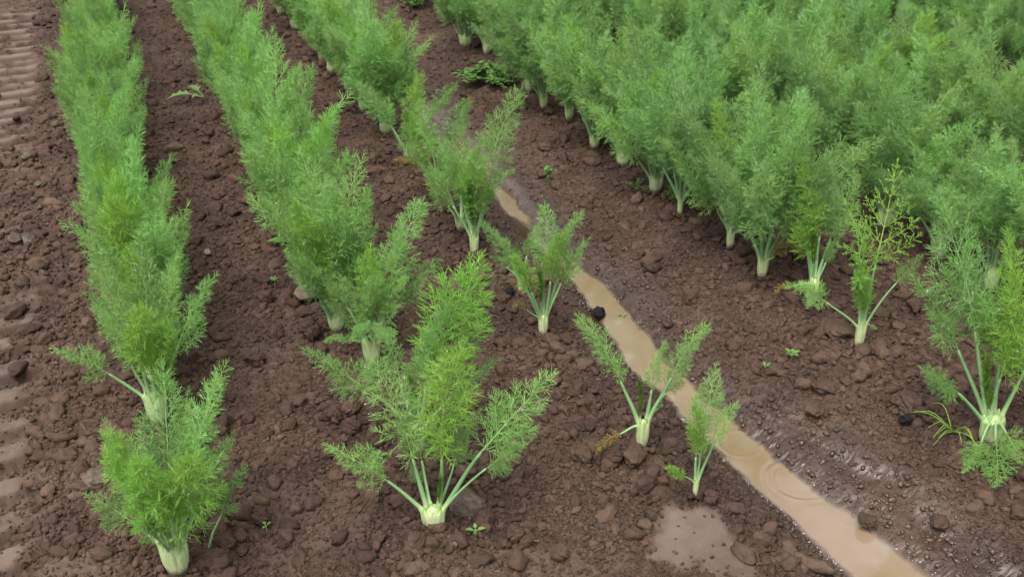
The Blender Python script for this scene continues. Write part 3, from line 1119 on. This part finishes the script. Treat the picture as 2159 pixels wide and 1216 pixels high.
GA, GB, GC = 'fennel plants of the leftmost row', 'fennel plants of the second row from the left', 'fennel plants of the thin row beside the puddle'
GD, GE = 'fennel plants along the near edge of the dense bed', 'fennel plants deep in the dense right-hand bed'

# ---- front plants, laid out leaf by leaf
hero(375, 1203, 76, 66, [
    (238, 930, -0.02, 'lime', 0.24), (300, 985, -0.10, 'lime', 0.24), (400, 985, -0.10, 'lime', 0.22), (330, 1010, -0.04, 'lime', 0.25),
    (458, 805, 0.10, 'airy', 0.30), (440, 870, 0.14, 'airy', 0.32), (345, 800, 0.12, 'airy', 0.34), (230, 905, 0.12, 'airy', 0.36), (390, 850, 0.15, 'airy', 0.32),
    (195, 1045, 0.06, 'wisp', 0.40), (300, 1110, -0.08, 'wisp', 0.45, {'r': 0.7}), (480, 930, 0.1, 'airy', 0.36), (250, 980, 0.08, 'airy', 0.36)],
    'front fennel of the leftmost row with bright lime fronds and a wide pale bulb', group=GA, rot=0.0)
hero(337, 888, 58, 70, [
    (130, 738, -0.02, 'wisp', 0.45, {'r': 0.9}), (440, 596, 0.06, 'airy', 0.42), (300, 545, 0.10, 'airy', 0.26), (225, 585, 0.05, 'airy', 0.28, {'w': 0.85}),
    (250, 640, -0.04, 'airy', 0.26, {'w': 0.85}), (365, 570, 0.10, 'airy', 0.28), (300, 660, -0.10, 'lime', 0.24), (340, 690, -0.06, 'lime', 0.2),
    (200, 655, 0.05, 'plume', 0.33, {'w': 0.8}), (345, 790, -0.02, 'spear', 0.15)],
    'second fennel of the leftmost row, one long stalk stretched left over bare soil', group=GA, rot=0.0)
hero(915, 1110, 60, 46, [
    (708, 945, 0.03, 'wisp', 0.42), (800, 778, 0.05, 'plume', 0.36, {'w': 1.3}), (962, 755, 0.02, 'lime', 0.33, {'w': 1.1}), (1138, 812, 0.04, 'wisp', 0.45, {'w': 1.0}),
    (1095, 940, -0.04, 'wisp', 0.62, {'r': 0.6}), (928, 1010, 0.00, 'spear', 0.08), (870, 985, 0.10, 'wisp', 0.55, {'r': 0.5}), (860, 835, 0.10, 'airy', 0.40, {'r': 0.8}), (1000, 880, 0.07, 'wisp', 0.45, {'r': 0.7})],
    'front fennel of the second row, open fan of stalks from a squat pale bulb', group=GB, rot=0.0)
hero(882, 948, 46, 60, [
    (992, 566, 0.08, 'lime', 0.30, {'w': 1.3}), (935, 660, 0.02, 'airy', 0.33), (1032, 765, 0.05, 'wisp', 0.45), (668, 750, 0.00, 'wisp', 0.40, {'w': 0.9}),
    (800, 690, 0.12, 'plume', 0.40), (865, 800, 0.02, 'spear', 0.3), (900, 700, 0.10, 'airy', 0.33)],
    'second fennel of the second row, yellowish lime fronds leaning right', group=GB)
hero(785, 762, 46, 60, [
    (720, 590, -0.02, 'airy', 0.14), (790, 590, -0.05, 'plume', 0.15), (880, 440, 0.12, 'plume', 0.36), (840, 500, 0.06, 'airy', 0.14),
    (700, 640, 0.04, 'plume', 0.15), (780, 530, 0.02, 'lime', 0.28), (850, 590, 0.0, 'plume', 0.34), (665, 545, 0.10, 'broad', 0.35), (910, 560, 0.1, 'wisp', 0.4), (690, 715, -0.06, 'plume', 0.3), (830, 700, -0.08, 'plume', 0.25), (760, 690, -0.10, 'airy', 0.22)],
    'third fennel of the second row, blue-green fronds over a part hidden bulb', group=GB)
hero(1353, 942, 36, 62, [
    (1232, 676, 0.02, 'plume', 0.40), (1348, 808, 0.0, 'spear', 0.12, {'w': 0.75}), (1396, 728, 0.02, 'plume', 0.40), (1484, 692, 0.04, 'plume', 0.46),
    (1268, 935, -0.05, 'yellow', 0.48, {'r': 0.8, 'w': 1.2}), (1398, 850, 0.06, 'wisp', 0.75, {'r': 0.5}), (1445, 770, 0.02, 'wisp', 0.5, {'r': 0.6})],
    'V-shaped fennel left of the puddle with a withered yellow leaf hanging at its left', group=GC, rot=0.0)
hero(1465, 1047, 15, 40, [
    (1505, 788, 0.05, 'wisp', 0.55, {'r': 0.7}), (1545, 856, 0.02, 'plume', 0.50, {'w': 1.1}), (1462, 860, 0.0, 'lime', 0.32, {'w': 0.8}),
    (1408, 985, -0.02, 'lime', 0.35, {'r': 0.8}), (1490, 880, 0.03, 'plume', 0.4)],
    'smallest slender fennel with a thin white bulb above the smooth soil patch', group=GC, thick=0.75)
hero(1145, 706, 27, 46, [
    (1138, 575, 0.0, 'spear', 0.30, {'w': 1.2}), (1028, 478, 0.04, 'plume', 0.42), (1085, 545, -0.04, 'lime', 0.42), (1150, 445, 0.06, 'plume', 0.40),
    (1218, 458, 0.04, 'plume', 0.45), (1228, 515, 0.04, 'wisp', 0.45), (1088, 640, -0.03, 'yellow', 0.55, {'r': 0.6}), (1180, 500, 0.0, 'lime', 0.45)],
    'narrow based fennel with an upright dark spear between spread stalks, left of the puddle bend', group=GC, rot=0.0)
hero(1098, 618, 18, 40, [
    (1050, 495, 0.03, 'plume', 0.40), (1128, 480, 0.05, 'plume', 0.40), (1090, 520, 0.0, 'spear', 0.3), (1040, 540, -0.02, 'wisp', 0.5)],
    'little fennel with a white bulb right of a black lump in the thin row', group=GC)
hero(1000, 537, 32, 48, [
    (898, 360, 0.0, 'wisp', 0.45), (1000, 330, -0.02, 'lime', 0.25, {'w': 1.1}), (1088, 205, 0.05, 'plume', 0.40), (965, 330, 0.06, 'plume', 0.35),
    (1055, 360, 0.02, 'plume', 0.42), (940, 300, 0.08, 'broad', 0.4), (990, 400, -0.04, 'spear', 0.2)],
    'fennel of the thin row with lime centre and a long plume leaning right', group=GC)
hero(2085, 930, 62, 62, [
    (1985, 440, 0.10, 'airy', 0.42), (2150, 590, 0.0, 'limetall', 0.28, {'w': 1.2}), (2082, 770, 0.0, 'spear', 0.15), (1955, 780, -0.02, 'wisp', 0.50),
    (2105, 1010, -0.14, 'wisp', 0.30, {'w': 1.3}), (2150, 960, -0.12, 'wisp', 0.35, {'w': 1.2}), (2040, 985, -0.10, 'wisp', 0.4, {'w': 1.1}), (2240, 640, 0.05, 'airy', 0.42), (2050, 560, 0.14, 'airy', 0.45),
    (1940, 600, 0.08, 'airy', 0.5), (2130, 520, 0.1, 'limetall', 0.3)],
    'big fennel at the right edge with a lower frond drooping over its bulb', group=GD, rot=0.0)
hero(1810, 731, 27, 58, [
    (1672, 600, -0.02, 'wisp', 0.52, {'r': 0.9}), (1935, 545, 0.04, 'wisp', 0.62, {'r': 0.9}), (1885, 375, 0.08, 'sparse', 0.42), (1795, 450, 0.02, 'sparse', 0.36),
    (1815, 560, 0.0, 'lime', 0.22, {'w': 0.8}), (1828, 590, -0.02, 'lime', 0.2, {'w': 0.8}), (1848, 690, -0.02, 'wisp', 0.35, {'r': 0.5})],
    'small pale green fennel with thin open fronds standing forward of the dense bed', group=GD, thick=0.8, rot=0.0)
hero(1710, 643, 38, 60, [
    (1690, 350, 0.02, 'limetall', 0.2, {'w': 0.9}), (1640, 610, -0.03, 'yellow', 0.5), (1705, 640, -0.10, 'wisp', 0.35, {'w': 0.9}), (1745, 340, 0.08, 'tall', 0.36),
    (1660, 300, 0.1, 'tall', 0.38), (1770, 500, 0.02, 'broad', 0.4), (1715, 480, 0.0, 'spear', 0.3), (1800, 380, 0.1, 'broad', 0.4)],
    'fennel with plump white bulb partly veiled by its own frond, tall lime frond', group=GD)

# ---- the rest of row C and D, bulbs located one by one
ORD = ['first', 'second', 'third', 'fourth', 'fifth', 'sixth', 'seventh', 'eighth', 'ninth', 'tenth', 'eleventh', 'twelfth', 'thirteenth',
       'fourteenth', 'fifteenth', 'sixteenth', 'seventeenth', 'eighteenth', 'nineteenth', 'twentieth', 'twenty-first', 'twenty-second']
for k, (px, py) in enumerate(((972, 486), (926, 414), (862, 340), (815, 282), (766, 234), (734, 193), (702, 155), (680, 130), (652, 92), (622, 62), (592, 32), (560, -10))):
    p = ground(px, py)
    generic(p, 'thin' if k < 3 else 'small', 'fennel left of the puddle, %s going back behind the lime centred one' % ORD[k], GC,
            ws=1.0 if k not in (3, 2) else 1.3, sc=1.0 if k else 0.9, wf=0.95)
for k, (px, py, ws) in enumerate(((1605, 585, 0.75), (1538, 524, 0.65), (1433, 455, 0.6), (1383, 405, 1.25), (1312, 349, 0.9), (1253, 312, 1.2),
                                  (1199, 254, 0.9), (1147, 230, 0.7), (1117, 194, 1.0), (1097, 168, 1.0), (1026, 114, 0.8), (982, 98, 1.2),
                                  (936, 46, 0.8), (872, 14, 0.9), (835, -25, 0.9))):
    p = ground(px, py)
    generic(p, 'tall', 'tall fennel edging the dense bed, %s going back from the veiled plump bulb' % ORD[k], GD, ws=ws * 0.98, sc=0.96, bare=True)


# ---- rows that close into hedges
def row_point(t, u):
    x, y = u * RX + t * NX, u * RY + t * NY
    return Vector((x, y, gz(x, y)))


def row_from(t, px_y, x_guess):
    p = ground(x_guess, px_y)
    return p.x * RX + p.y * RY


def fill(t, u0, u1, step, style, labfun, group, sc=1.0, wf=1.0):
    u, k = u0, 0
    while u < u1:
        p = row_point(t + rnd.uniform(-0.02, 0.02), u)
        x, y = project(p)
        if -180 < x < 2340 and y > -260:
            generic(p, style, labfun(k), group, sc=sc * rnd.uniform(0.80, 1.12), wf=wf)
            k += 1
        u += step * rnd.uniform(0.82, 1.18)


uA = row_from(TA, 888, 337)
fill(TA, uA + 0.17, 6.9, 0.17, 'small',
     lambda k: ('fennel of the leftmost row, %s behind the one stretching a stalk left' % ORD[k]) if k < 5 else 'fennel merged into the far feathery hedge of the leftmost row', GA, wf=0.78)
uB = row_from(TB, 762, 785)
fill(TB, uB + 0.17, 6.9, 0.18, 'small',
     lambda k: ('fennel of the second row, %s behind the third plant with blue-green fronds' % ORD[k]) if k < 5 else 'fennel merged into the far feathery hedge of the second row from left', GB, wf=0.88)
TE, TF, TG, TH_, TI = [across(s) for s in (1.69, 2.04, 2.60, 2.95, 3.30)]
for k, (px, py) in enumerate(((2085, 608), (1865, 478), (1756, 408), (1692, 356))):
    generic(ground(px, py), 'tall', 'tall fennel in the row behind the bed edge, %s visible pale bulb from the right' % ORD[k], GE, ws=1.2, sc=(0.90, 0.86, 0.92, 0.92)[k], bare=True)
generic(ground(1976, 543), 'tall', 'low fennel between two visible pale bulbs behind the big right-edge fennel', GE, sc=0.72)
p = ground(1692, 356)
fill(TE, p.x * RX + p.y * RY + 0.17, 6.6, 0.18, 'tall', lambda k: 'tall fennel lost in the second row of the dense right-hand bed', 'second row of the dense bed', 0.95)
p = ground(2085, 608)
fill(TE, p.x * RX + p.y * RY - 0.42, p.x * RX + p.y * RY - 0.15, 0.2, 'tall', lambda k: 'tall fennel at the right frame edge in the second row of the dense bed', 'second row of the dense bed at the frame edge', 0.95)
fill(TF, 0.6, 6.6, 0.19, 'tall', lambda k: 'tall fennel lost in the third row of the dense right-hand bed', 'third row of the dense bed', 0.97)
fill(TG, 1.0, 6.6, 0.20, 'tall', lambda k: 'tall fennel in the bed beyond the bare gap at the top right', 'far bed beyond the gap', 0.95)
fill(TH_, 1.0, 6.4, 0.21, 'tall', lambda k: 'tall fennel deep in the bed beyond the bare gap at the top right', 'far bed beyond the gap, second row', 0.95)
fill(TI, 1.0, 6.2, 0.23, 'tall', lambda k: 'tall fennel at the back of the bed in the top right corner', 'far bed beyond the gap, back row', 0.95)


# ------------------------------------------------------------------ soil heaped round the bulbs, bits of straw
for hx, hy, hw_ in HEAPS:
    for k in range(16):
        a, r = rnd.random() * 6.28, rnd.uniform(0.0028, 0.0085)
        q = hw_ * rnd.uniform(0.30, 0.75) + r * 0.6
        x, y = hx + math.cos(a) * q, hy + math.sin(a) * q
        P, F = (SH_BIG if r > 0.006 else SH_SMALL)[rnd.randrange(24)]
        Rm = np.array((Matrix.Rotation(rnd.random() * 6.283, 3, 'Z') @ Matrix.Rotation((rnd.random() - 0.5) * 1.2, 3, 'X')))
        cb.add(P @ Rm.T * r + np.array([x, y, gz(x, y) + 0.002 + r * 0.7]), F)
        tones.append(np.full(len(P), rnd.random() * 0.95 - 0.45))
        wets.append(np.zeros(len(P)))
cl = link('soil_clods', cb.mesh('soil_clods', [M_SOIL], True, {'tone': np.concatenate(tones), 'wet': np.concatenate(wets)}))
tag(cl, 'loose brown soil clods strewn over the tilled ground between the rows', 'soil clods', None, 'stuff')

sb_ = Buf()
for k in range(70):
    y = 1.2 * math.exp(rnd.random() * 1.2)
    x = (rnd.random() * 1.3 - 0.65) * y
    z = soil_z(x, y) + 0.003
    if z < Z_WATER + 0.006:
        continue
    a, l = rnd.random() * 6.28, rnd.uniform(0.006, 0.022)
    d = np.array([math.cos(a), math.sin(a), rnd.uniform(-0.1, 0.25)]) * l
    m = np.array([rnd.gauss(0, .1), rnd.gauss(0, .1), 0.12]) * l
    p = np.array([x, y, z])
    sb_.tube([p, p + d * 0.5 + m, p + d], [0.0007, 0.0006, 0.0004], 4, 0, [rnd.random()] * 3)
so_ = link('straw_bits', sb_.mesh('straw_bits', [M_STRAW], True))
tag(so_, 'scattered thin pale straw and root bits lying on the soil', 'straw bits', None, 'stuff')



# ------------------------------------------------------------------ weeds
def leaf_blade(b, p, d, l, w, cup=0.25, tint=0.0, droop=0.4, lobes=0):
    """an oval leaf blade with a little thickness of curl"""
    d = Vector(d).normalized()
    side = d.cross(Vector((0, 0, 1)))
    if side.length < 1e-3:
        side = Vector((1, 0, 0))
    side.normalize()
    nrm = side.cross(d)
    rows, a = [], []
    n = 12 if lobes else 8
    for i in range(n + 1):
        u = i / n
        c = Vector(p) + d * (l * u) - nrm * 0 + Vector((0, 0, -droop * l * u * u * 0.5))
        hw = w * 0.5 * (math.sin(PI * u ** 0.75) ** 0.8 if 0 < u < 1 else 0.04)
        if lobes:
            hw *= 0.72 + 0.4 * math.cos(u * lobes * 2 * PI)
        rows.append([(c + side * (hw * s) + nrm * (cup * hw * abs(s) ** 1.5))[:] for s in (-1, -0.5, 0, 0.5, 1)])
        a.append(tint)
    top = np.array(rows)
    bot = top - np.array(nrm[:]) * 0.0005
    b.grid(top, False, 0, a)
    b.grid(bot[:, ::-1], False, 0, a)


def weed(name, px, py, label, cat, build, group=None, rise=0.006):
    p = ground(px, py)
    root = bpy.data.objects.new(name, None)
    COL.objects.link(root)
    root.empty_display_size = 0.02
    root.location = (p.x, p.y, p.z + rise)
    tag(root, label, cat, group)
    build(root)
    return root


def seedling(n, l, w, h, lift=0.25, lobes=0, ph=0.3):
    def f(root):
        b = Buf()
        b.tube([(0, 0, -0.012), (0.0005, 0, h * 0.5), (0, 0, h)], [0.0011, 0.001, 0.0009], 6, 0, [0.6] * 3)
        link('stem', b.mesh('stem', [M_WEED]), root)
        for i in range(n):
            a = ph + i * 2 * PI / n + rnd.uniform(-0.2, 0.2)
            k = 1.0 if i % 2 == 0 else 0.8
            d = Vector((math.cos(a), math.sin(a), lift + rnd.uniform(-0.1, 0.15)))
            q = Buf()
            s = d.normalized() * (l * 0.35)
            q.tube([(0, 0, h * 0.9), (s.x, s.y, h + s.z)], [0.0008, 0.0008], 5, 0, [0.5] * 2)
            leaf_blade(q, Vector((0, 0, h)) + s * 0.9, d, l * k, w * k, 0.25, 0.1, 0.35, lobes)
            link('leaf', q.mesh('weed_leaf', [M_WEED]), root)
    return f


weed('seedling', 1003, 1130, 'tiny seedling with four leaves in a cross on bare soil', 'seedling', seedling(4, 0.015, 0.0085, 0.008, 0.35, ph=0.1))
weed('seedling', 1668, 757, 'pale green rosette seedling on bare soil right of the puddle', 'seedling', seedling(6, 0.018, 0.011, 0.007, 0.45))
weed('seedling', 1612, 786, 'tiny seedling just left of the pale rosette seedling', 'seedling', seedling(4, 0.014, 0.008, 0.010, 0.8))
weed('seedling', 580, 606, 'tiny seedling on a knobbly clod in the left lane', 'seedling', seedling(6, 0.013, 0.006, 0.016, 0.6))
weed('seedling', 1312, 676, 'tiny seedling between a black lump and the puddle', 'seedling', seedling(4, 0.012, 0.007, 0.008, 0.5))
weed('seedling', 695, 690, 'small seedling with a reddish spot under the third fennel of the second row', 'seedling', seedling(4, 0.016, 0.008, 0.020, 0.6))
weed('seedling', 798, 976, 'low seedling behind the left stalks of the front centre fennel', 'seedling', seedling(6, 0.018, 0.010, 0.010, 0.3))
weed('seedling', 745, 975, 'faint low seedling left of the front centre fennel fan', 'seedling', seedling(4, 0.012, 0.007, 0.006, 0.3))
weed('seedling', 562, 1118, 'white tipped tiny seedling below the lone dark clod', 'seedling', seedling(3, 0.010, 0.006, 0.006, 0.5))
weed('seedling', 1450, 710, 'faint tiny seedling by the right bank of the puddle', 'seedling', seedling(3, 0.010, 0.006, 0.006, 0.5))


def broad_weed(root):
    for i, (ax, ay, az, l, w) in enumerate(((-1, -0.12, 0.15, 0.075, 0.028), (-0.35, 0.5, 0.8, 0.050, 0.026), (0.3, 0.2, 1.0, 0.045, 0.022), (-0.1, -0.8, 0.12, 0.040, 0.024))):
        d = Vector((ax, ay, az)).normalized()
        b = Buf()
        b.tube([(0, 0, 0), tuple(d * l * 0.45)], [0.0016, 0.0013], 6, 0, [0.7] * 2)
        leaf_blade(b, d * l * 0.4, d, l * 0.75, w, 0.2, 0.15, 0.3)
        link('leaf', b.mesh('weed_leaf', [M_WEED]), root)


weed('broadleaf_weed', 628, 515, 'broad smooth-leaved weed poking left from under the second row', 'weed', broad_weed, rise=0.01)


def lobed_weed(root):
    for i, (ax, ay, az, l, w) in enumerate(((-1, -0.3, 0.35, 0.13, 0.055), (-0.7, 0.5, 0.5, 0.10, 0.05), (-0.2, -0.6, 0.4, 0.08, 0.04))):
        d = Vector((ax, ay, az)).normalized()
        b = Buf()
        b.tube([(0, 0, 0), tuple(d * l * 0.4)], [0.0022, 0.0016], 6, 0, [0.7] * 2)
        leaf_blade(b, d * l * 0.35, d, l * 0.8, w, 0.3, 0.25, 0.8, 4)
        link('leaf', b.mesh('weed_leaf', [M_WEED]), root)


weed('lobed_weed', 432, 212, 'bright lobed weed leaf lying left of the second row in the distance', 'weed', lobed_weed, rise=0.012)


def bush(nst, rad, hgt, l, w):
    def f(root):
        r = random.Random(nst * 7 + int(rad * 1000))
        b = Buf()
        q = Buf()
        for i in range(nst):
            a, k = r.random() * 6.28, math.sqrt(r.random())
            tip = Vector((math.cos(a) * rad * k, math.sin(a) * rad * k, hgt * (1.0 - 0.65 * k * k) * r.uniform(0.6, 1.1)))
            m = tip * 0.5 + Vector((0, 0, 0.2 * hgt))
            pts = catmull([(0, 0, -0.005), m[:], tip[:]], 6)
            b.tube(pts, np.linspace(0.0014, 0.0007, 6), 5, 0, [0.5] * 6)
            for j in range(7):
                c = Vector(pts[min(5, 2 + j // 2)]) + Vector((r.gauss(0, .003), r.gauss(0, .003), r.gauss(0, .003)))
                aa = r.random() * 6.28
                leaf_blade(q, c, (math.cos(aa), math.sin(aa), r.uniform(-0.1, 0.7)), l * r.uniform(0.6, 1.15), w * r.uniform(0.7, 1.1), 0.25, r.random() * 0.25, 0.5)
        link('stems', b.mesh('weed_stems', [M_WEED]), root)
        tag(link('leaves', q.mesh('weed_leaves', [M_WEED]), root), None, None, None, 'stuff')
    return f


weed('bushy_weed', 1028, 176, 'bushy small-leaved weed mound at the near edge of the dense bed', 'weed', bush(60, 0.135, 0.075, 0.030, 0.019))
weed('small_leaved_weed', 1157, 388, 'spindly upright weed alone on bare soil right of the long plume', 'weed', bush(4, 0.030, 0.060, 0.020, 0.009))
weed('small_leaved_weed', 1425, 425, 'leafy weed clump under two bulbs at the bed edge', 'weed', bush(14, 0.07, 0.05, 0.024, 0.014))
weed('small_leaved_weed', 1340, 400, 'sparse creeping weed left of a plump white bulb at the bed edge', 'weed', bush(5, 0.05, 0.015, 0.014, 0.008))
weed('small_leaved_weed', 868, 18, 'light green weed under the farthest bulbs of the bed edge', 'weed', bush(9, 0.06, 0.06, 0.035, 0.022))


def grass(root):
    r = random.Random(5)
    for i in range(12):
        a = r.uniform(1.9, 5.0)
        l = r.uniform(0.05, 0.095)
        h = r.uniform(0.012, 0.04)
        pts = catmull([(0, 0, -0.004), (math.cos(a) * l * .5, math.sin(a) * l * .5, h), (math.cos(a) * l, math.sin(a) * l, h * 0.6)], 8)
        b = Buf()
        b.tube(pts, np.linspace(0.0015, 0.0004, 8), 4, 0, [0.1] * 8)
        link('blade', b.mesh('grass_blade', [M_LIME]), root)


weed('grass_tuft', 2008, 912, 'small grassy tuft of thin blades left of the big fennel at the right edge', 'grass tuft', grass)

# a lone sprig standing in the soil beside the front left fennel
weed('fennel_sprig', 437, 1163, 'thin lone fennel sprig in the soil right of the front left fennel', 'fennel sprig', lambda root: (
    lambda b, me: (b.tube([(0, 0, -0.01), (0.012, 0.01, 0.03), (0.028, 0.02, 0.06)], [0.0026, 0.0022, 0.0016], 6, 0, [0.6, 0.8, 1]),
                   link('stalk', b.mesh('sprig_stalk', [M_STALK]), root),
                   (lambda o: (setattr(o, 'location', (0.026, 0.019, 0.056)), setattr(o, 'rotation_euler', (-0.45, 0.45, 0.3)), setattr(o, 'scale', (0.42,) * 3)))(link('frond', me, root))))(Buf(), LIB['wisp'][1][0]))

# ------------------------------------------------------------------ light, sky, camera
w = bpy.data.worlds.new('World')
SC.world = w
w.use_nodes = True
nt = w.node_tree
bg = nt.nodes['Background']
sky = nt.nodes.new('ShaderNodeTexSky')
sky.sky_type = 'NISHITA'
sky.sun_disc = False
SUN_EL, SUN_AZ = math.radians(66), math.radians(-150)
sky.sun_elevation = SUN_EL
sky.sun_rotation = SUN_AZ
sky.air_density = 1.0
sky.dust_density = 4.0
hs = nt.nodes.new('ShaderNodeHueSaturation')
hs.inputs['Saturation'].default_value = 0.22
nt.links.new(sky.outputs[0], hs.inputs['Color'])
nt.links.new(hs.outputs[0], bg.inputs['Color'])
bg.inputs['Strength'].default_value = 0.13
sd = bpy.data.lights.new('sun', 'SUN')
sd.energy = 1.2
sd.angle = math.radians(38)
sd.color = (1.0, 0.96, 0.90)
so = bpy.data.objects.new('sun', sd)
COL.objects.link(so)
dirv = Vector((math.sin(SUN_AZ) * math.cos(SUN_EL), math.cos(SUN_AZ) * math.cos(SUN_EL), math.sin(SUN_EL)))
so.rotation_euler = dirv.to_track_quat('Z', 'Y').to_euler()
so.location = (0, 0, 5)

cd = bpy.data.cameras.new('camera')
cam = bpy.data.objects.new('camera', cd)
COL.objects.link(cam)
cam.location = CAM
cam.rotation_euler = (PI / 2 - TH, 0, 0)
cd.sensor_width = 36
cd.lens = F_PX / W_PX * 36
cd.dof.use_dof = True
cd.dof.focus_distance = 2.15
cd.dof.aperture_fstop = 10
cd.clip_end = 500
cd.clip_start = 0.05
SC.camera = cam
SC.view_settings.view_transform = 'Standard'
SC.view_settings.look = 'None'
SC.view_settings.exposure = 1.2
SC.view_settings.gamma = 1.0
SC.cycles.use_denoising = True
SC.cycles.denoiser = 'OPENIMAGEDENOISE'
SC.cycles.max_bounces = 8
SC.cycles.transparent_max_bounces = 6
